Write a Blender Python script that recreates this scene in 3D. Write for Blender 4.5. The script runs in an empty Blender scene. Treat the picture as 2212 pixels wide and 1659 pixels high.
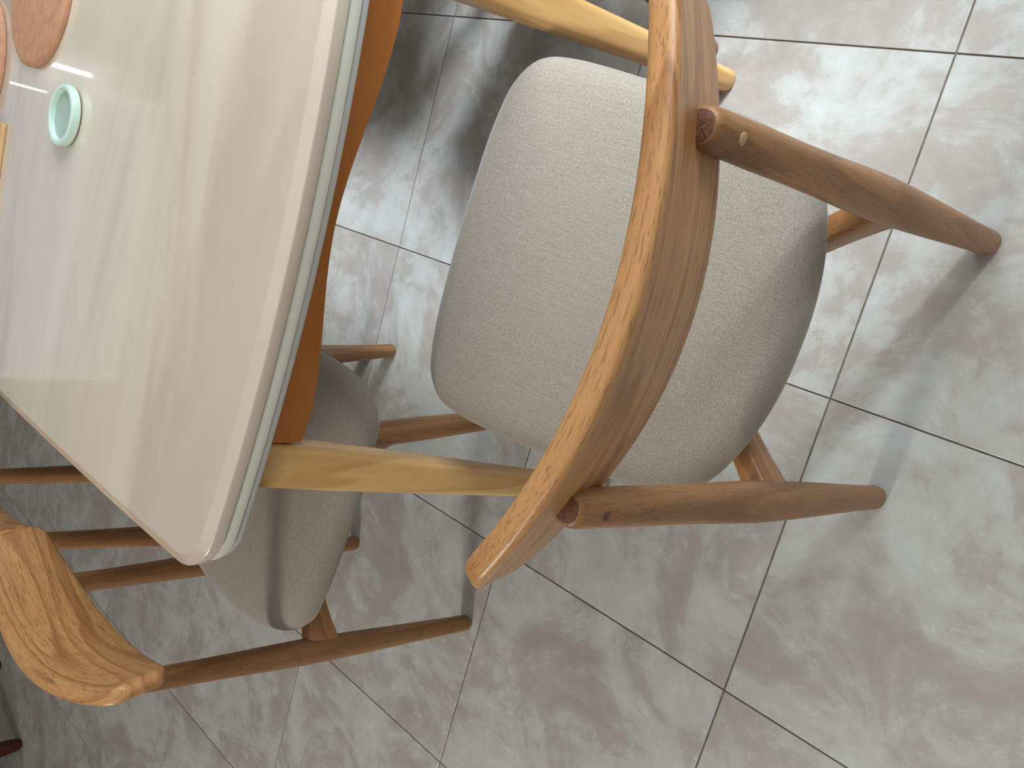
import bpy, bmesh, math, random
from mathutils import Matrix, Vector
random.seed(7)
sc = bpy.context.scene
COL = sc.collection

# ------------------------------------------------------------------ camera
cam_d = bpy.data.cameras.new('camera')
cam_d.sensor_width = 36.0
cam_d.lens = 1716.0776 / 2212.0 * 36.0
cam_d.clip_start = 0.02
cam = bpy.data.objects.new('camera', cam_d); COL.objects.link(cam)
RX = Vector((-0.7266566, -0.2622377, -0.6349815))
RY = Vector((-0.3294345, 0.9440903, -0.0128986))
RZ = Vector((0.6028624, 0.1998120, -0.7724196))
M = Matrix((RX, -RY, -RZ)).transposed().to_4x4()
M.translation = Vector((-0.361295, 0.367088, 1.213229))
cam.matrix_world = M
sc.camera = cam

# ------------------------------------------------------------------ view, world, lights
sc.view_settings.view_transform = 'Standard'
sc.view_settings.look = 'None'
sc.view_settings.gamma = 1.0
sc.view_settings.exposure = 0.0
sc.view_settings.use_curve_mapping = False
w = bpy.data.worlds.new('world'); sc.world = w; w.use_nodes = True
w.node_tree.nodes['Background'].inputs[0].default_value = (0.62, 0.74, 0.95, 1)
w.node_tree.nodes['Background'].inputs[1].default_value = 0.3

def area(name, loc, target, sx, sy, power, color):
    d = bpy.data.lights.new(name, 'AREA'); d.shape = 'RECTANGLE'
    d.size = sx; d.size_y = sy; d.energy = power; d.color = color
    o = bpy.data.objects.new(name, d); COL.objects.link(o)
    o.location = loc
    o.rotation_euler = (Vector(target) - Vector(loc)).to_track_quat('-Z', 'Y').to_euler()
    return o

XA, XB, YA, YB, HZ = -2.6, 3.9, -1.12, 3.5, 2.65      # the room
# daylight through the balcony window behind the far side of the table
area('window_light_balcony', (0.05, YA + 0.03, 1.5), (0.05, 4, 1.5), 1.8, 1.0, 52, (0.86, 0.93, 1.0))
# hazy low sun coming through the same window
sd = bpy.data.lights.new('sun', 'SUN'); sd.energy = 6.2; sd.angle = math.radians(14); sd.color = (0.84, 0.92, 1.0)
so_ = bpy.data.objects.new('sun', sd); COL.objects.link(so_)
so_.rotation_euler = Vector((0.42, 1.0, -1.03)).to_track_quat('-Z', 'Y').to_euler()
# daylight through the window beyond the table's far end
area('window_light_end', (XB - 0.04, 1.05, 1.55), (-3, 1.05, 1.55), 1.5, 1.5, 1.5, (0.80, 0.88, 1.0))
# daylight through the small window on the other side of the room
area('window_light_side', (0.05, YB - 0.04, 2.1), (0.3, -1, 0.3), 0.45, 0.55, 44, (1.0, 0.97, 0.92))
# two thin gaps of daylight in the curtained window beyond the table's far end
area('window_gap_light', (XB - 0.05, 0.263, 1.83), (-3, 0.263, 1.2), 0.013, 0.17, 0.40, (1.0, 1.0, 1.0))
area('window_gap_light', (XB - 0.05, 0.392, 1.66), (-3, 0.392, 1.1), 0.010, 0.17, 0.02, (1.0, 1.0, 1.0))
area('ceiling_lamp_light', (0.6, 0.6, HZ - 0.05), (0.6, 0.6, 0), 0.7, 0.7, 0.3, (1.0, 0.95, 0.88))

# ------------------------------------------------------------------ helpers
def mesh_obj(name, verts, faces, mat=None, parent=None, smooth=True, mats=None, fmat=None, grain=None):
    me = bpy.data.meshes.new(name)
    me.from_pydata([tuple(v) for v in verts], [], faces)
    if mats:
        for m_ in mats: me.materials.append(m_)
        if fmat:
            for i, k in enumerate(fmat): me.polygons[i].material_index = k
    elif mat: me.materials.append(mat)
    if smooth: me.polygons.foreach_set('use_smooth', [True] * len(me.polygons))
    bm = bmesh.new(); bm.from_mesh(me); bmesh.ops.recalc_face_normals(bm, faces=bm.faces); bm.to_mesh(me); bm.free()
    me.update()
    # straightened coordinates that the wood grain follows
    at = me.attributes.new('grain', 'FLOAT_VECTOR', 'POINT')
    gv = list(grain) if grain else [tuple(v) for v in verts]
    while len(gv) < len(verts): gv.append(gv[-1] if len(gv) == len(verts) - 1 else gv[0])
    at.data.foreach_set('vector', [c_ for v in gv for c_ in v])
    o = bpy.data.objects.new(name, me); COL.objects.link(o)
    if parent: o.parent = parent
    return o

def loft(rings, cap=True):
    n = len(rings[0]); V = [p for r in rings for p in r]; F = []
    for i in range(len(rings) - 1):
        for j in range(n):
            k = (j + 1) % n
            F.append((i*n + j, i*n + k, (i+1)*n + k, (i+1)*n + j))
    if cap:
        for i in (0, len(rings) - 1):
            c = sum((Vector(p) for p in rings[i]), Vector()) / n
            V.append(c); ci = len(V) - 1
            for j in range(n):
                F.append((i*n + j, i*n + (j+1) % n, ci))
    return V, F

def box(name, a, b, mat, parent=None, bevel=0.0):
    bm = bmesh.new()
    bmesh.ops.create_cube(bm, size=1)
    for v in bm.verts:
        v.co = Vector([(a[i] + b[i])/2 + v.co[i]*(b[i] - a[i]) for i in range(3)])
    if bevel:
        bmesh.ops.bevel(bm, geom=bm.edges[:], offset=bevel, segments=2, profile=0.5, affect='EDGES')
    me = bpy.data.meshes.new(name); bm.to_mesh(me); bm.free(); me.materials.append(mat)
    at = me.attributes.new('grain', 'FLOAT_VECTOR', 'POINT')
    at.data.foreach_set('vector', [c_ for v in me.vertices for c_ in v.co])
    o = bpy.data.objects.new(name, me); COL.objects.link(o)
    if parent: o.parent = parent
    return o

def thing(name, label, cat, loc=(0, 0, 0), rz=0.0, group=None):
    o = bpy.data.objects.new(name, None); COL.objects.link(o)
    o.location = loc; o.rotation_euler = (0, 0, rz)
    o.empty_display_size = 0.1
    o['label'] = label; o['category'] = cat
    if group: o['group'] = group
    return o

def sup(t, a, b, n):      # superellipse
    c, s = math.cos(t), math.sin(t)
    return (a*math.copysign(abs(c)**(2/n), c), b*math.copysign(abs(s)**(2/n), s))

def cat_rom(pts, per=6, closed=False):
    out = []; n = len(pts)
    rng = range(n) if closed else range(n - 1)
    for i in rng:
        if closed: p0, p1, p2, p3 = pts[(i-1) % n], pts[i], pts[(i+1) % n], pts[(i+2) % n]
        else: p0, p1, p2, p3 = pts[max(i-1, 0)], pts[i], pts[i+1], pts[min(i+2, n-1)]
        for k in range(per):
            t = k/per
            out.append(tuple(0.5*((2*b) + (c-a)*t + (2*a-5*b+4*c-d)*t*t + (-a+3*b-3*c+d)*t**3) for a, b, c, d in zip(p0, p1, p2, p3)))
    if not closed: out.append(tuple(pts[-1]))
    return out

# ------------------------------------------------------------------ materials
def srgb(r, g, b):
    f = lambda c: ((c/255)/12.92 if c/255 <= 0.04045 else ((c/255 + 0.055)/1.055)**2.4)
    return (f(r), f(g), f(b), 1)

class Mat:
    def __init__(s, name):
        s.m = bpy.data.materials.new(name); s.m.use_nodes = True
        s.t = s.m.node_tree; s.n = s.t.nodes; s.b = s.n['Principled BSDF']
    def add(s, typ, **kw):
        n = s.n.new(typ)
        for k, v in kw.items():
            if k in n.inputs: n.inputs[k].default_value = v
            else: setattr(n, k, v)
        return n
    def link(s, a, b): s.t.links.new(a, b)
    def coords(s, scale=(1, 1, 1), kind='Object', rnd=0.0, rot=(0, 0, 0)):
        if kind == 'grain':
            tc = s.add('ShaderNodeAttribute'); tc.attribute_name = 'grain'; out = tc.outputs['Vector']
        else:
            tc = s.add('ShaderNodeTexCoord'); out = tc.outputs[kind]
        if rnd:
            oi = s.add('ShaderNodeObjectInfo'); mm = s.add('ShaderNodeMath', operation='MULTIPLY'); mm.inputs[1].default_value = rnd
            s.link(oi.outputs['Random'], mm.inputs[0])
            va = s.add('ShaderNodeVectorMath', operation='ADD'); s.link(out, va.inputs[0]); s.link(mm.outputs[0], va.inputs[1]); out = va.outputs[0]
        mp = s.add('ShaderNodeMapping'); mp.inputs['Scale'].default_value = scale; mp.inputs['Rotation'].default_value = rot
        s.link(out, mp.inputs[0]); return mp.outputs[0]
    def noise(s, vec, scale, detail=3, rough=0.5, dist=0.0):
        n = s.add('ShaderNodeTexNoise'); n.inputs['Scale'].default_value = scale
        n.inputs['Detail'].default_value = detail; n.inputs['Roughness'].default_value = rough; n.inputs['Distortion'].default_value = dist
        s.link(vec, n.inputs['Vector']); return n.outputs['Fac']
    def ramp(s, fac, stops):
        r = s.add('ShaderNodeValToRGB'); e = r.color_ramp.elements
        while len(e) < len(stops): e.new(0.5)
        for i, (p, c) in enumerate(stops): e[i].position = p; e[i].color = c
        s.link(fac, r.inputs[0]); return r.outputs[0]
    def mix(s, fac, a, b, mode='MIX'):
        n = s.add('ShaderNodeMix', data_type='RGBA', blend_type=mode)
        for sock, v in ((n.inputs[0], fac), (n.inputs[6], a), (n.inputs[7], b)):
            if isinstance(v, (int, float, tuple)): sock.default_value = v
            else: s.link(v, sock)
        return n.outputs[2]
    def math(s, op, a, b=0.0):
        n = s.add('ShaderNodeMath', operation=op)
        for sock, v in ((n.inputs[0], a), (n.inputs[1], b)):
            if isinstance(v, (int, float)): sock.default_value = v
            else: s.link(v, sock)
        return n.outputs[0]
    def bump(s, h, strength, dist=0.001):
        n = s.add('ShaderNodeBump'); n.inputs['Strength'].default_value = strength; n.inputs['Distance'].default_value = dist
        s.link(h, n.inputs['Height']); s.link(n.outputs[0], s.b.inputs['Normal'])
    def set(s, **kw):
        for k, v in kw.items():
            k = k.replace('_', ' ')
            if isinstance(v, (int, float, tuple)): s.b.inputs[k].default_value = v
            else: s.link(v, s.b.inputs[k])
        return s.m

W1 = (1, 1, 1, 1)
def wood(name, light, dark, axis, bands=26, pores=0.6, rough=0.34, stretch=0.09, wob=5.0, ring_w=0.4, fib_w=0.4):
    """procedural oak-like wood; its grain runs along `axis` of the straightened 'grain' coordinates"""
    k = Mat(name)
    sc1 = [1, 1, 1]; sc1[axis] = stretch
    sc2 = [1, 1, 1]; sc2[axis] = 0.03
    sc3 = [1, 1, 1]; sc3[axis] = 0.06
    v1 = k.coords(tuple(sc1), 'grain', rnd=13.7); v2 = k.coords(tuple(sc2), 'grain', rnd=13.7); v3 = k.coords(tuple(sc3), 'grain', rnd=5.1)
    big = k.noise(v1, wob, 2.0, 0.4)
    saw = k.math('FRACT', k.math('MULTIPLY', big, bands))
    ring = k.ramp(saw, [(0.0, (0, 0, 0, 1)), (0.45, (0.25, 0.25, 0.25, 1)), (0.80, W1), (0.90, W1), (1.0, (0, 0, 0, 1))])
    tint = k.noise(v1, 22, 3, 0.6)
    fib = k.noise(v2, 330, 4, 0.65)
    pore = k.ramp(k.noise(v3, 640, 2, 0.65), [(0.0, (0, 0, 0, 1)), (0.36, (0, 0, 0, 1)), (0.46, W1), (1.0, W1)])
    f = k.math('ADD', k.math('MULTIPLY', ring, ring_w), k.math('MULTIPLY', tint, 0.45))
    f = k.math('ADD', f, k.math('MULTIPLY', fib, fib_w))
    c = k.ramp(f, [(0.28, light), (0.28 + ring_w + 0.35, dark)])
    dk = tuple(0.5*x for x in dark[:3]) + (1,)
    inv = k.math('SUBTRACT', 1.0, pore)
    c = k.mix(k.math('MULTIPLY', inv, pores), c, dk)
    k.bump(k.math('ADD', pore, fib), 0.10, 0.0005)
    r = k.math('ADD', k.math('MULTIPLY', fib, 0.15), rough - 0.07)
    return k.set(Base_Color=c, Roughness=r, Specular_IOR_Level=0.4)

m_leg = wood('oak leg wood', srgb(162, 117, 74), srgb(114, 76, 44), 2, bands=6, pores=0.35, stretch=0.07, wob=14, ring_w=0.25, rough=0.42)
m_back = wood('oak backrest wood', srgb(200, 150, 96), srgb(142, 94, 54), 1, bands=9, pores=0.5, stretch=0.10, wob=13, rough=0.36, ring_w=0.35)
m_rail = wood('oak rail wood', srgb(190, 138, 90), srgb(134, 88, 52), 0, bands=7, pores=0.4, stretch=0.10, wob=14, ring_w=0.3)
m_end = wood('oak end grain', srgb(120, 76, 50), srgb(70, 40, 26), 2, bands=30, pores=0.7, stretch=1.0, wob=30, rough=0.5)
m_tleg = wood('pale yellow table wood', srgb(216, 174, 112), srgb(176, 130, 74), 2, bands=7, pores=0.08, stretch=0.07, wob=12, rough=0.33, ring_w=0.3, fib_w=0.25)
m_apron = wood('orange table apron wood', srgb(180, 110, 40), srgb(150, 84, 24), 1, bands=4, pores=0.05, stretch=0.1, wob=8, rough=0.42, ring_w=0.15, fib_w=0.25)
m_board = wood('pale board wood', srgb(226, 190, 140), srgb(200, 158, 108), 1, bands=6, pores=0.1, rough=0.5)
m_dark = wood('dark red stained wood', srgb(84, 34, 20), srgb(44, 16, 10), 2, bands=5, pores=0.2, rough=0.3)

k = Mat('pale wood plug'); m_plug = k.set(Base_Color=srgb(186, 146, 106), Roughness=0.4)
# seat fabric
k = Mat('beige woven seat fabric')
v = k.coords((1, 1, 1), rnd=3.3)
vr = k.coords((1, 0.5, 1), rnd=3.3)
vq = k.coords((0.5, 1, 1), rnd=5.3)
th1 = k.noise(vr, 1350, 1.5, 0.6)
th2 = k.noise(vq, 1000, 1.5, 0.6)
blot = k.noise(v, 60, 4, 0.7)
lines = k.noise(k.coords((0.04, 1, 1), rnd=2.0), 600, 2, 0.6)
f = k.math('ADD', k.math('MULTIPLY', th1, 0.5), k.math('MULTIPLY', th2, 0.35))
f = k.math('ADD', f, k.math('MULTIPLY', lines, 0.15))
c = k.ramp(f, [(0.30, srgb(100, 92, 80)), (0.50, srgb(142, 135, 122)), (0.62, srgb(162, 156, 143)), (0.74, srgb(204, 200, 190))])
c = k.mix(k.math('MULTIPLY', blot, 0.25), c, srgb(148, 136, 122))
k.bump(f, 0.35, 0.0004)
m_fabric = k.set(Base_Color=c, Roughness=0.93, Sheen_Weight=0.25, Sheen_Roughness=0.4)
k = Mat('dark seat underside'); m_under = k.set(Base_Color=srgb(96, 70, 50), Roughness=0.8)

# floor tile
k = Mat('mottled stoneware tile')
v = k.coords((1, 1, 1), rnd=37.0)
big = k.noise(v, 5.2, 7, 0.66, 0.9)
mid = k.noise(v, 30, 4, 0.60, 0.25)
fine = k.noise(v, 210, 3, 0.6)
f = k.math('ADD', k.math('MULTIPLY', big, 0.8), k.math('MULTIPLY', mid, 0.2))
c = k.ramp(f, [(0.38, srgb(158, 151, 143)), (0.47, srgb(166, 161, 154)), (0.52, srgb(176, 176, 170)), (0.62, srgb(186, 189, 185))])
c = k.mix(k.math('MULTIPLY', fine, 0.12), c, srgb(150, 140, 128))
# sandy pits in patches
msk = k.ramp(k.noise(v, 2.6, 3, 0.6), [(0.55, (0, 0, 0, 1)), (0.66, W1)])
pit = k.ramp(k.noise(v, 330, 2, 0.6), [(0.38, W1), (0.44, (0, 0, 0, 1))])
pm = k.math('MULTIPLY', msk, pit)
c = k.mix(k.math('MULTIPLY', pm, 0.45), c, srgb(120, 110, 92))
k.bump(k.math('SUBTRACT', k.math('MULTIPLY', mid, 0.5), pm), 0.12, 0.001)
m_tile = k.set(Base_Color=c, Roughness=k.math('ADD', k.math('MULTIPLY', mid, 0.12), 0.20), Specular_IOR_Level=0.5)
k = Mat('grey brown grout'); v = k.coords()
m_grout = k.set(Base_Color=k.ramp(k.noise(v, 40, 3), [(0.3, srgb(88, 78, 66)), (0.7, srgb(116, 106, 94))]), Roughness=0.9)

# table stone
def stone(name, tint):
    k = Mat(name)
    v = k.coords((1, 0.22, 1), rot=(0, 0, 0.12))
    v2 = k.coords((1, 0.10, 1), rot=(0, 0, -0.05))
    a = k.noise(v, 4.0, 4, 0.55, 0.9)
    b = k.noise(v2, 10.0, 3, 0.5, 0.5)
    d = k.noise(k.coords((1, 0.3, 1)), 2.2, 2, 0.5)
    c = k.ramp(a, [(0.30, srgb(206, 194, 184)), (0.44, srgb(196, 184, 176)), (0.52, srgb(218, 208, 194)), (0.64, srgb(226, 221, 206))])
    c = k.mix(k.math('MULTIPLY', b, 0.45), c, srgb(214, 196, 180))
    c = k.mix(k.ramp(d, [(0.45, (0, 0, 0, 1)), (0.7, (0.5, 0.5, 0.5, 1))]), c, srgb(206, 204, 190))
    spk = k.ramp(k.noise(k.coords(), 190, 1, 0.5), [(0.0, W1), (0.17, W1), (0.19, (0, 0, 0, 1))])
    c = k.mix(k.math('MULTIPLY', spk, 0.5), c, srgb(120, 106, 92))
    c = k.mix(1.0, c, tint, 'MULTIPLY')
    return k.set(Base_Color=c, Roughness=0.22, Specular_IOR_Level=0.35, Coat_Weight=0.8, Coat_Roughness=0.03)
m_stone = stone('cream streaked table stone', (0.95, 0.92, 0.86, 1))
k = Mat('pale under slab'); m_pale = k.set(Base_Color=srgb(208, 208, 194), Roughness=0.35)
k = Mat('grey edge film'); m_film = k.set(Base_Color=srgb(176, 176, 170), Roughness=0.18, Specular_IOR_Level=0.7)
k = Mat('mint glazed dish'); v = k.coords()
m_mint = k.set(Base_Color=k.ramp(k.noise(v, 30, 3), [(0.3, srgb(196, 224, 210)), (0.7, srgb(206, 230, 218))]), Roughness=0.28)
k = Mat('mint dish floor'); m_mintd = k.set(Base_Color=srgb(164, 186, 174), Roughness=0.3)
k = Mat('cork pad'); m_cork = k.set(Base_Color=srgb(110, 80, 52), Roughness=0.9)
k = Mat('terracotta cork'); v = k.coords()
m_terra = k.set(Base_Color=k.ramp(k.noise(v, 70, 5, 0.7), [(0.3, srgb(176, 128, 96)), (0.55, srgb(192, 144, 112)), (0.75, srgb(204, 158, 126))]), Roughness=0.75)
k = Mat('plaster'); m_wall = k.set(Base_Color=srgb(136, 128, 118), Roughness=0.9)
k = Mat('white ceiling'); m_ceil = k.set(Base_Color=srgb(236, 234, 230), Roughness=0.9)
k = Mat('white paint'); m_white = k.set(Base_Color=srgb(225, 225, 222), Roughness=0.4)

# ------------------------------------------------------------------ room shell
T = 0.5
floor = box('floor', (XA, YA, -0.03), (XB, YB, -0.0018), m_grout); floor['kind'] = 'structure'
tile_me = None
ix0, ix1 = math.floor(XA/T), math.ceil(XB/T)
iy0, iy1 = math.floor(YA/T), math.ceil(YB/T)
for i in range(ix0, ix1):
    for j in range(iy0, iy1):
        x0, y0 = i*T, j*T
        if x0 < XA - 1e-6 or x0 + T > XB + 1e-6 + T or y0 + T > YB + T: continue
        ax, bx_ = max(x0, XA), min(x0 + T, XB); ay, by = max(y0, YA), min(y0 + T, YB)
        if bx_ - ax < 0.02 or by - ay < 0.02: continue
        full = (bx_ - ax > T - 1e-6 and by - ay > T - 1e-6)
        g = 0.0013
        if full and tile_me:
            o = bpy.data.objects.new('tile', tile_me); COL.objects.link(o)
        else:
            o = box('tile', (-(bx_-ax)/2 + g, -(by-ay)/2 + g, -0.008), ((bx_-ax)/2 - g, (by-ay)/2 - g, 0.0), m_tile, None, 0.0007)
            if full: tile_me = o.data
        o.location = ((ax+bx_)/2, (ay+by)/2, random.uniform(-0.00015, 0.00015))
        o.parent = floor
ceil = box('ceiling', (XA, YA, HZ), (XB, YB, HZ + 0.1), m_ceil); ceil['kind'] = 'structure'

def wall(name, axis, pos, out, lo, hi, openings):
    """wall plane at `pos` along `axis` with rectangular openings (a0,a1,z0,z1), built as boxes joined into one mesh"""
    bm = bmesh.new()
    cuts = sorted(set([lo, hi] + [a for o_ in openings for a in o_[:2]])); zc = sorted(set([0, HZ] + [z for o_ in openings for z in o_[2:]]))
    for a0, a1 in zip(cuts, cuts[1:]):
        for z0, z1 in zip(zc, zc[1:]):
            if any(o_[0] - 1e-6 <= a0 and a1 <= o_[1] + 1e-6 and o_[2] - 1e-6 <= z0 and z1 <= o_[3] + 1e-6 for o_ in openings): continue
            r = bmesh.ops.create_cube(bm, size=1)
            for vtx in r['verts']:
                p = vtx.co
                n = pos + (0.5 + p.x)*0.12*out
                a = (a0+a1)/2 + p.y*(a1-a0); z = (z0+z1)/2 + p.z*(z1-z0)
                vtx.co = Vector((n, a, z)) if axis == 0 else Vector((a, n, z))
    bmesh.ops.recalc_face_normals(bm, faces=bm.faces)
    me = bpy.data.meshes.new(name); bm.to_mesh(me); bm.free(); me.materials.append(m_wall)
    o = bpy.data.objects.new(name, me); COL.objects.link(o); o['kind'] = 'structure'; return o
OP1 = (-0.62, 1.05, 0.95, 2.04); OP2 = (0.30, 1.80, 0.80, 2.30); OP3 = (-0.25, 0.35, 1.75, 2.45)
wall('wall_balcony', 1, YA, -1, XA, XB, [OP1])
wall('wall_end', 0, XB, 1, YA, YB, [OP2])
wall('wall_side', 1, YB, 1, XA, XB, [OP3])
we = wall('wall_entry', 0, XA, -1, YA, YB, []); we.data.materials[0] = m_ceil

def window(idx, axis, pos, out, op, nb):
    a0, a1, z0, z1 = op
    root = bpy.data.objects.new('window_%d' % idx, None); COL.objects.link(root); root['kind'] = 'structure'
    def bar(nm, p0, p1, q0, q1, d=0.05):
        lo_, hi_ = sorted((pos + 0.01*(-out), pos + d*out))
        if axis == 0: box(nm, (lo_, p0, q0), (hi_, p1, q1), m_white, root, 0.003)
        else: box(nm, (p0, lo_, q0), (p1, hi_, q1), m_white, root, 0.003)
    bar('frame_jamb', a0, a0+0.05, z0, z1); bar('frame_jamb', a1-0.05, a1, z0, z1)
    bar('frame_head', a0+0.05, a1-0.05, z1-0.05, z1); bar('frame_sill', a0+0.05, a1-0.05, z0, z0+0.05)
# (frames sit outside the light planes and are out of the photograph's view)
window(1, 1, YA, -1, OP1, 1); window(2, 0, XB, 1, OP2, 1); window(3, 1, YB, 1, OP3, 0)

# ------------------------------------------------------------------ dining table
TZ = 0.750
TX0, TX1, TY0, TY1 = 0.3125, 1.712, -0.004, 0.856
def table_outline(off=0.0, n_side=14, rc=0.055):
    cx, cy = (TX0+TX1)/2, (TY0+TY1)/2; hx, hy = (TX1-TX0)/2, (TY1-TY0)/2
    bx, by = 0.038, 0.015                     # how far the sides bow outwards
    def P(sx, sy):                            # bowed rectangle: sx, sy in [-1, 1]
        return (cx + sx*(hx - bx*sy*sy), cy + sy*(hy - by*sx*sx))
    pts = []
    ux, uy = rc/hx, rc/hy
    for q, (sx, sy) in enumerate([(1, 1), (-1, 1), (-1, -1), (1, -1)]):
        # rounded corner, from one side to the other
        for t in range(9):
            a = (t/8)*math.pi/2
            if q % 2 == 1: a = math.pi/2 - a
            dx, dy = math.cos(a), math.sin(a)
            X_ = sx*(1 - ux + ux*dx); Y_ = sy*(1 - uy + uy*dy)
            pts.append(P(X_, Y_))
        # following side
        nx = [(-1, 1), (-1, -1), (1, -1), (1, 1)][q]
        for t in range(1, n_side):
            f_ = t/n_side
            s0 = (sx*(1-ux) if q % 2 == 0 else sx, sy if q % 2 == 0 else sy*(1-uy))
            s1 = (nx[0]*(1-ux) if q % 2 == 0 else nx[0], nx[1] if q % 2 == 0 else nx[1]*(1-uy))
            pts.append(P(s0[0]+(s1[0]-s0[0])*f_, s0[1]+(s1[1]-s0[1])*f_))
    if off:
        n = len(pts); res = []
        for i, p in enumerate(pts):
            a, b = pts[i-1], pts[(i+1) % n]
            tx, ty = b[0]-a[0], b[1]-a[1]; l = math.hypot(tx, ty)
            nx_, ny_ = -ty/l, tx/l
            res.append((p[0]+nx_*off, p[1]+ny_*off))
        return res
    return pts
def slab(name, prof, mat, parent):
    return mesh_obj(name, *loft([[(x, y, z) for x, y in table_outline(d)] for d, z in prof]), mat, parent)
tab = thing('dining_table', 'cream stone-topped dining table with bowed edges, orange apron and yellow wooden legs', 'table')
top = slab('tabletop', [(0.004, 0.7335), (0.0005, 0.7345), (0.0, 0.736), (0.0, 0.7475), (0.0005, 0.7484), (0.0015, 0.7490), (0.0028, 0.7496), (0.0122, 0.7537), (0.0132, 0.7541), (0.0145, 0.7543), (0.017, 0.7543)], m_stone, tab)
top['label'] = 'glossy cream stone top with soft streaks'
sub = slab('under_slab', [(0.006, 0.7175), (0.0025, 0.7185), (0.002, 0.720), (0.002, 0.7305), (0.0035, 0.7325), (0.008, 0.7340)], m_pale, tab)
flm = slab('edge_film', [(0.010, 0.7085), (0.0048, 0.7090), (0.0042, 0.7100), (0.0042, 0.7165), (0.006, 0.7180)], m_film, tab)
for o_ in (top, sub, flm):
    for p in o_.data.polygons:
        pass
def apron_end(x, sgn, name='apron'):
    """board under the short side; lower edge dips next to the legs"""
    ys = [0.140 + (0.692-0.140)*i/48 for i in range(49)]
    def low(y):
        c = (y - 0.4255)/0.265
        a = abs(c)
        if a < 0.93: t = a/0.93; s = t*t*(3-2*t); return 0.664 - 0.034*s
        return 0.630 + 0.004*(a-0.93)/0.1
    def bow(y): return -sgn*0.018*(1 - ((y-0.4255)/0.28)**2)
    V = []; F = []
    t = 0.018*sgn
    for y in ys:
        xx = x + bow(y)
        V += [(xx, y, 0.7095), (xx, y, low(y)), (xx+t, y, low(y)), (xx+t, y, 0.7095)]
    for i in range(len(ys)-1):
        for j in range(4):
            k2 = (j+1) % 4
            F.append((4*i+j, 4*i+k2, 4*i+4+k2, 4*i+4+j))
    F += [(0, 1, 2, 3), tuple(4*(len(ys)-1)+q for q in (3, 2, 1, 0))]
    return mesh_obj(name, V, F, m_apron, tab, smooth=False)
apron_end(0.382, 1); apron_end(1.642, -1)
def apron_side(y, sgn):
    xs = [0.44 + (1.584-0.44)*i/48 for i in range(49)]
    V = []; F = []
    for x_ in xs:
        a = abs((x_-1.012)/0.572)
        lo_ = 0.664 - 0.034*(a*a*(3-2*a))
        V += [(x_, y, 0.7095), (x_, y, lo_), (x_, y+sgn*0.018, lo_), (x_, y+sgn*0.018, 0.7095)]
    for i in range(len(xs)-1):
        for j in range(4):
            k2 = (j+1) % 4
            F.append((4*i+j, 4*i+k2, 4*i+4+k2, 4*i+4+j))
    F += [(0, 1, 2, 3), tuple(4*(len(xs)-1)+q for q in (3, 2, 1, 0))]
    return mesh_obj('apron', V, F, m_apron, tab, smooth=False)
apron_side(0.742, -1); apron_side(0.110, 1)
def table_leg(fx, fy, tx, ty):
    rings = []
    zs = [0.0, 0.002, 0.006, 0.02, 0.1, 0.2, 0.3, 0.4, 0.5, 0.58, 0.64, 0.7090]
    for z in zs:
        f_ = z/0.709
        a = 0.0170 + 0.0095*min(1, f_/0.85)
        n_ = 2.4 + 2.6*min(1, f_*1.6)
        if z == 0.0: a -= 0.004
        elif z == 0.002: a -= 0.0015
        cx_, cy_ = fx + (tx-fx)*f_, fy + (ty-fy)*f_
        rings.append([(cx_ + sup(2*math.pi*q/40, a, a*1.05, n_)[0], cy_ + sup(2*math.pi*q/40, a, a*1.05, n_)[1], z) for q in range(40)])
    return mesh_obj('leg', *loft(rings), m_tleg, tab)
for sx in (0, 1):
    for sy in (0, 1):
        fx, tx = ((0.326, 0.402) if sx == 0 else (1.692, 1.622))
        fy, ty = ((0.068, 0.136) if sy == 0 else (0.790, 0.717))
        table_leg(fx, fy, tx, ty)

# ------------------------------------------------------------------ chairs
def seat_outline():
    half = [(0.297, 0.0), (0.295, 0.08), (0.289, 0.145), (0.273, 0.200), (0.238, 0.232), (0.19, 0.238), (0.12, 0.234), (0.05, 0.2265),
            (-0.02, 0.217), (-0.08, 0.206), (-0.125, 0.192), (-0.160, 0.160), (-0.182, 0.11), (-0.194, 0.055), (-0.197, 0.0)]
    full = half + [(x, -y) for x, y in reversed(half[1:-1])]
    return cat_rom(full, 4, closed=True)
def inset(pts, d):
    n = len(pts); res = []
    for i, p in enumerate(pts):
        a, b = pts[i-1], pts[(i+1) % n]
        tx, ty = b[0]-a[0], b[1]-a[1]; l = math.hypot(tx, ty) or 1
        res.append((p[0] - ty/l*d, p[1] + tx/l*d))
    return res
def make_seat():
    base = seat_outline(); rings = []
    prof = [(0.05, 0.3925), (0.022, 0.394), (0.010, 0.398), (0.003, 0.406), (0.0, 0.417), (0.0015, 0.428), (0.006, 0.438), (0.014, 0.446), (0.026, 0.4515), (0.042, 0.4545)]
    for d, z in prof: rings.append([(x, y, z) for x, y in inset(base, d)])
    b2 = inset(base, 0.042)
    for s, z in ((0.78, 0.4575), (0.55, 0.4595), (0.3, 0.460), (0.1, 0.460)):
        rings.append([(0.045 + (x-0.045)*s, y*s, z) for x, y in b2])
    # gentle saddle: the front edge rolls down a little
    out = []
    for r in rings:
        out.append([(x, y, z - (0.010*max(0, (x-0.18)/0.11)**2 if z > 0.41 else 0)) for x, y, z in r])
    return out
def back_front_x(y):
    return -0.193 + 1.466*y*y - 2.065*y**4
HWB = 0.231
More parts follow.
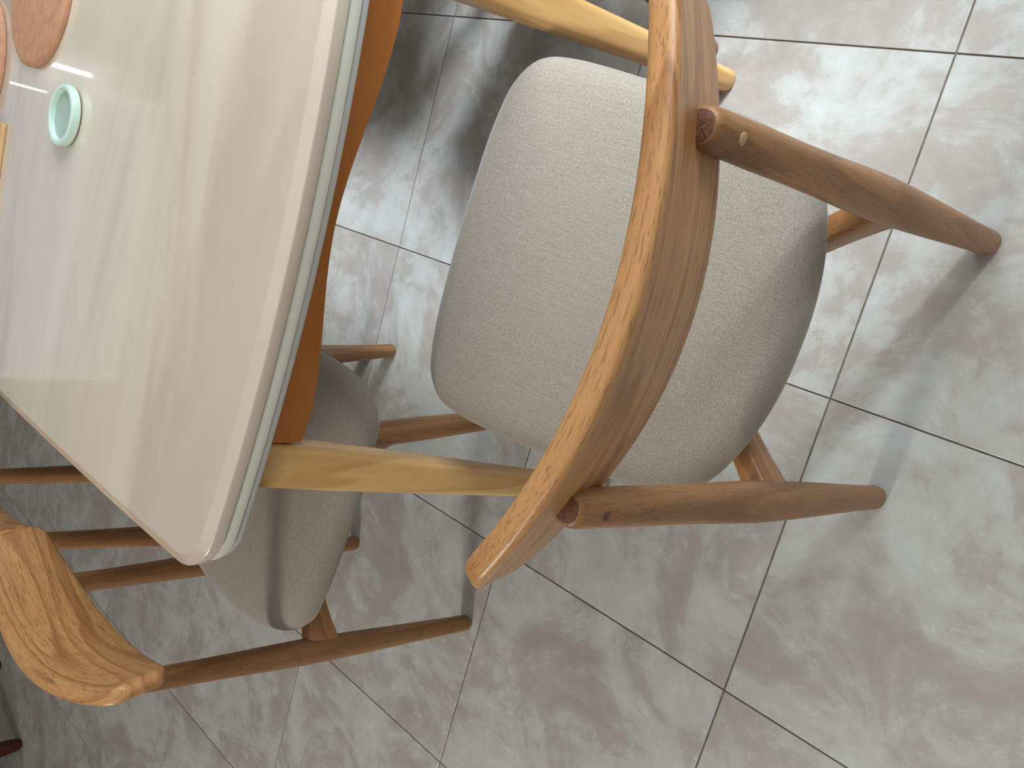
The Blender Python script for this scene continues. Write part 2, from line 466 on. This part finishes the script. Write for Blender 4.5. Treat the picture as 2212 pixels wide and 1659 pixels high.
def rrect(a, b, r):
    """outline of a rounded rectangle: dense arcs, with support points on the flats so the faces shade flat"""
    r = min(r, a*0.98, b*0.98); out = []
    for q, (sx, sy) in enumerate([(1, 1), (-1, 1), (-1, -1), (1, -1)]):
        for t in range(7):
            ang = (q + t/6)*math.pi/2
            out.append((sx*(a - r) + r*math.cos(ang), sy*(b - r) + r*math.sin(ang)))
        p = out[-1]
        nx_, ny_ = [(-1, 1), (-1, -1), (1, -1), (1, 1)][q]
        ang = (q + 1)*math.pi/2
        e = (nx_*(a - r) + r*math.cos(ang), ny_*(b - r) + r*math.sin(ang))
        for f_ in (0.06, 0.5, 0.94): out.append((p[0] + (e[0]-p[0])*f_, p[1] + (e[1]-p[1])*f_))
    return out
def make_back():
    N = 72; rings = []; grain = []
    ss = [-1 + 2*i/N for i in range(N+1)]
    ys = [HWB*math.sin(s*math.pi/2*0.995)/math.sin(math.pi/2*0.995) if abs(s) > 0.0 else 0.0 for s in ss]
    for y in ys:
        e = (HWB - abs(y))
        rr = 0.026
        q = 1.0 if e > rr else math.sqrt(max(0.0, 1 - (1 - e/rr)**2))
        q = max(q, 0.02)
        rt = 0.011
        qt = 1.0 if e > rt else math.sqrt(max(0.0, 1 - (1 - e/rt)**2)); qt = max(qt, 0.03)
        zt_, zb_ = 0.7765 - 0.489*y*y, 0.6500 + 0.472*y*y
        zc = (zt_+zb_)/2; h = (zt_-zb_)/2 - 0.022*(1-q)
        t = 0.0120*qt
        dx = 2*1.466*y - 4*2.065*y**3               # slope of the curve
        nl = math.hypot(1, dx); nx, ny = 1/nl, -dx/nl
        ring = []
        for u, v_ in rrect(t, h, 0.0078*qt):
            xx = back_front_x(y) - 0.0120*nx + (zt_ - (zc+v_))*0.171
            ring.append((xx + nx*u, y - 0.0120*ny + ny*u, zc + v_))
            grain.append((u, y*1.08, v_))
        rings.append(ring)
    return rings, grain
def leg_rings(foot, top_, ztop, rads, flat_top=True, seg=24, bow=0.0):
    rings = []
    zs = [0.0, 0.0015, 0.005, 0.012, 0.05, 0.1, 0.16, 0.22, 0.28, 0.34, 0.40, 0.46, 0.52, 0.58, 0.64]
    zs = [z for z in zs if z < ztop - 0.02] + [ztop-0.012, ztop-0.005, ztop-0.0015, ztop]
    for z in zs:
        f_ = z/ztop
        # radii interpolated over height
        for (z0, a0, b0), (z1, a1, b1) in zip(rads, rads[1:]):
            if z <= z1 + 1e-9:
                t = (z-z0)/(z1-z0); t = t*t*(3-2*t)
                a, b = a0+(a1-a0)*t, b0+(b1-b0)*t; break
        shr = {0.0: 0.0045, 0.0015: 0.0022, 0.005: 0.0006}.get(z, 0)
        if abs(z-ztop) < 1e-9: shr = 0.0042
        elif abs(z-ztop+0.0015) < 1e-9: shr = 0.0020
        elif abs(z-ztop+0.005) < 1e-9: shr = 0.0005
        a -= shr; b -= shr
        cx_ = foot[0] + (top_[0]-foot[0])*f_ + bow*math.sin(math.pi*f_)
        cy_ = foot[1] + (top_[1]-foot[1])*f_
        rings.append([(cx_ + sup(2*math.pi*q/seg, a, b, 2.25)[0], cy_ + sup(2*math.pi*q/seg, a, b, 2.25)[1], z) for q in range(seg)])
    return rings
def rail_mesh(p0, p1, name, parent):
    """flat rail between two legs, flaring where it meets them"""
    d = Vector((p1[0]-p0[0], p1[1]-p0[1], 0)); L = d.length; d.normalize(); n = Vector((-d.y, d.x, 0))
    rings = []; grain = []
    for i in range(25):
        f_ = i/24; s = f_*L
        e = min(s, L-s)
        flare = max(0, 1 - e/0.075)**2
        w_ = 0.0135 + 0.004*flare; h = 0.025 + 0.009*flare
        zc = 0.353 + 0.003*math.sin(math.pi*f_)
        c_ = Vector((p0[0], p0[1], 0)) + d*s
        ring = []
        for j in range(20):
            u, v_ = sup(2*math.pi*j/20, w_, h, 5)
            ring.append((c_.x + n.x*u, c_.y + n.y*u, zc + v_)); grain.append((s + p0[1], u, v_))
        rings.append(ring)
    return mesh_obj(name, *loft(rings), m_rail, parent, grain=grain)

REAR_F, REAR_T = (-0.233, 0.188), (-0.184, 0.1445)
FRONT_F, FRONT_T = (0.232, 0.214), (0.196, 0.190)
def make_chair(label, loc, rz, group):
    t = thing('dining_chair', label, 'chair', loc, rz, group)
    s = mesh_obj('seat', *loft(make_seat()), m_fabric, t); s['label'] = 'beige woven fabric seat cushion'
    so = [(x, y) for x, y in inset(seat_outline(), 0.035)]
    mesh_obj('seat_board', *loft([[(x, y, z) for x, y in inset(so, d)] for d, z in ((0.004, 0.380), (0, 0.382), (0, 0.3925), (0.002, 0.3935))]), m_under, t)
    br, bg = make_back()
    mesh_obj('backrest', *loft(br), m_back, t, grain=bg)
    zt = 0.722
    for sy in (-1, 1):
        r = leg_rings((REAR_F[0], sy*REAR_F[1]), (REAR_T[0], sy*REAR_T[1]), zt,
                      [(0, 0.0155, 0.0170), (0.38, 0.0205, 0.0225), (0.60, 0.0165, 0.0175), (0.73, 0.0150, 0.0155)])
        V, F = loft(r); nF = len(F); seg = 24
        o = mesh_obj('rear_leg', V, F, None, t, mats=[m_leg, m_end], fmat=[0]*(nF-seg) + [1]*seg)
    for sy in (-1, 1):
        r = leg_rings((FRONT_F[0], sy*FRONT_F[1]), (FRONT_T[0], sy*FRONT_T[1]), 0.392,
                      [(0, 0.0150, 0.0165), (0.34, 0.0200, 0.0220), (0.40, 0.0200, 0.0220)])
        mesh_obj('front_leg', *loft(r), m_leg, t)
    for sy in (-1, 1):                      # round plugs over the screws at the top of the rear legs
        f_ = 0.690/zt; cx_ = REAR_F[0] + (REAR_T[0]-REAR_F[0])*f_; cy_ = sy*(REAR_F[1] + (REAR_T[1]-REAR_F[1])*f_)
        rg = []
        for r_, d_ in ((0.0050, 0.012), (0.0050, 0.0150), (0.0044, 0.0156), (0.0020, 0.0158)):
            rg.append([(cx_ - d_, cy_ + r_*math.cos(2*math.pi*q/20), 0.690 + r_*math.sin(2*math.pi*q/20)) for q in range(20)])
        mesh_obj('plug', *loft(rg), m_plug if sy < 0 else m_end, t)
    zr = 0.353
    def lerp(a, b, f_): return (a[0]+(b[0]-a[0])*f_, a[1]+(b[1]-a[1])*f_)
    rr = lerp(REAR_F, REAR_T, zr/0.722); ff = lerp(FRONT_F, FRONT_T, zr/0.392)
    rail_mesh((rr[0], rr[1]), (ff[0], -ff[1]), 'cross_rail', t)
    rail_mesh((rr[0], -rr[1]), (ff[0], ff[1]), 'cross_rail', t)
    return t
chair0 = make_chair('nearest beige-seated oak chair at the table short end, seen from behind its curved backrest',
                    (0.117, 0.4125, 0), math.radians(-2.6), 'oak dining chairs around the table')
def dup(root, loc, rz, label):
    r = root.copy(); COL.objects.link(r); r.location = loc; r.rotation_euler = (0, 0, rz); r['label'] = label
    for ch in list(root.children):
        c = ch.copy(); COL.objects.link(c); c.parent = r
    return r
c2 = dup(chair0, (0.725, 0.954, 0), math.radians(-89.2), 'beige-seated oak chair below the rounded table corner, its seat crossed by a shadow')
c3 = dup(chair0, (1.228, 0.982, 0), math.radians(-90.0), 'oak chair farther along the long side, only two legs and its backrest end visible')
c5 = dup(chair0, (1.065, -0.375, 0), math.radians(90.0), 'oak chair tucked in on the opposite long side, beyond its neighbour')
c4 = dup(chair0, (0.494, -0.269, 0), math.radians(70.0), 'oak chair on the opposite long side, only a front leg showing')

# ------------------------------------------------------------------ things on the table
ZT = 0.7543
def lathe(prof, seg=64, c=(0, 0)):
    rings = [[(c[0]+r*math.cos(2*math.pi*q/seg), c[1]+r*math.sin(2*math.pi*q/seg), z) for q in range(seg)] for r, z in prof]
    return loft(rings)
DISH = [(0.0385, 0.0012), (0.0402, 0.0014), (0.0412, 0.0022), (0.0416, 0.0034), (0.0418, 0.0050), (0.0418, 0.0118), (0.0416, 0.0127), (0.0411, 0.0133), (0.0404, 0.0136), (0.0396, 0.0137), (0.0366, 0.0137), (0.0358, 0.0136), (0.0352, 0.0132), (0.0350, 0.0126), (0.0349, 0.0118), (0.0347, 0.0078), (0.0345, 0.0070), (0.0338, 0.0066), (0.0328, 0.0065), (0.015, 0.0065)]
dish = thing('dish', 'small round mint green dish with a raised rim on the tabletop', 'dish', (0.876, 0.3985, ZT))
body = mesh_obj('body', *lathe(DISH), None, dish, mats=[m_mint, m_mintd], fmat=[1 if (i_ // 64 >= 16 and i_ < 64*19) or i_ >= 64*20 else 0 for i_ in range(64*21)])
pad = mesh_obj('pad', *lathe([(0.039, 0.0), (0.0398, 0.0004), (0.0398, 0.0011), (0.039, 0.0014)], 48), m_cork, dish); pad['label'] = 'thin brown cork pad under the dish'
def trivet(loc, label):
    o = mesh_obj('trivet', *lathe([(0.1060, 0.0), (0.1074, 0.0006), (0.1079, 0.0016), (0.108, 0.0028), (0.108, 0.0062), (0.1077, 0.0070), (0.1070, 0.0076), (0.1030, 0.0099), (0.1022, 0.0102), (0.1010, 0.0103), (0.09, 0.0103), (0.05, 0.0103)], 96), m_terra)
    o.location = loc; o['label'] = label; o['category'] = 'trivet'; o['group'] = 'terracotta trivets on the table'; return o
trivet((1.034, 0.238, ZT), 'round terracotta brown trivet on the tabletop, the one beside the mint green dish')
trivet((1.262, 0.357, ZT), 'round terracotta brown trivet cut by the left edge of the photo')
b = box('cutting_board', (0, 0, 0), (0.26, 0.20, 0.007), m_board, None, 0.0025)
b.location = (1.112, 0.440, ZT); b.rotation_euler = (0, 0, 0.0)
b['label'] = 'pale wooden board lying on the tabletop, only its corner visible at the left edge'; b['category'] = 'board'

# ------------------------------------------------------------------ dark stool beyond
st = thing('bench', 'dark red-brown wooden bench at the lower left, only two feet visible', 'bench', (2.714, 2.918, 0), math.radians(-28))
def bench_leg(x, y):
    rings = []
    for z, a in ((0, 0.014), (0.004, 0.019), (0.015, 0.023), (0.05, 0.027), (0.15, 0.031), (0.3, 0.036), (0.40, 0.042)):
        rings.append([(x + sup(2*math.pi*q/24, a, a, 2.4)[0], y + sup(2*math.pi*q/24, a, a, 2.4)[1], z) for q in range(24)])
    return mesh_obj('leg', *loft(rings), m_dark, st)
for x, y in ((-0.175, -0.17), (0.175, -0.17), (-0.175, 0.17), (0.175, 0.17)): bench_leg(x, y)
box('seat', (-0.29, -0.23, 0.40), (0.29, 0.23, 0.445), m_dark, st, 0.01)
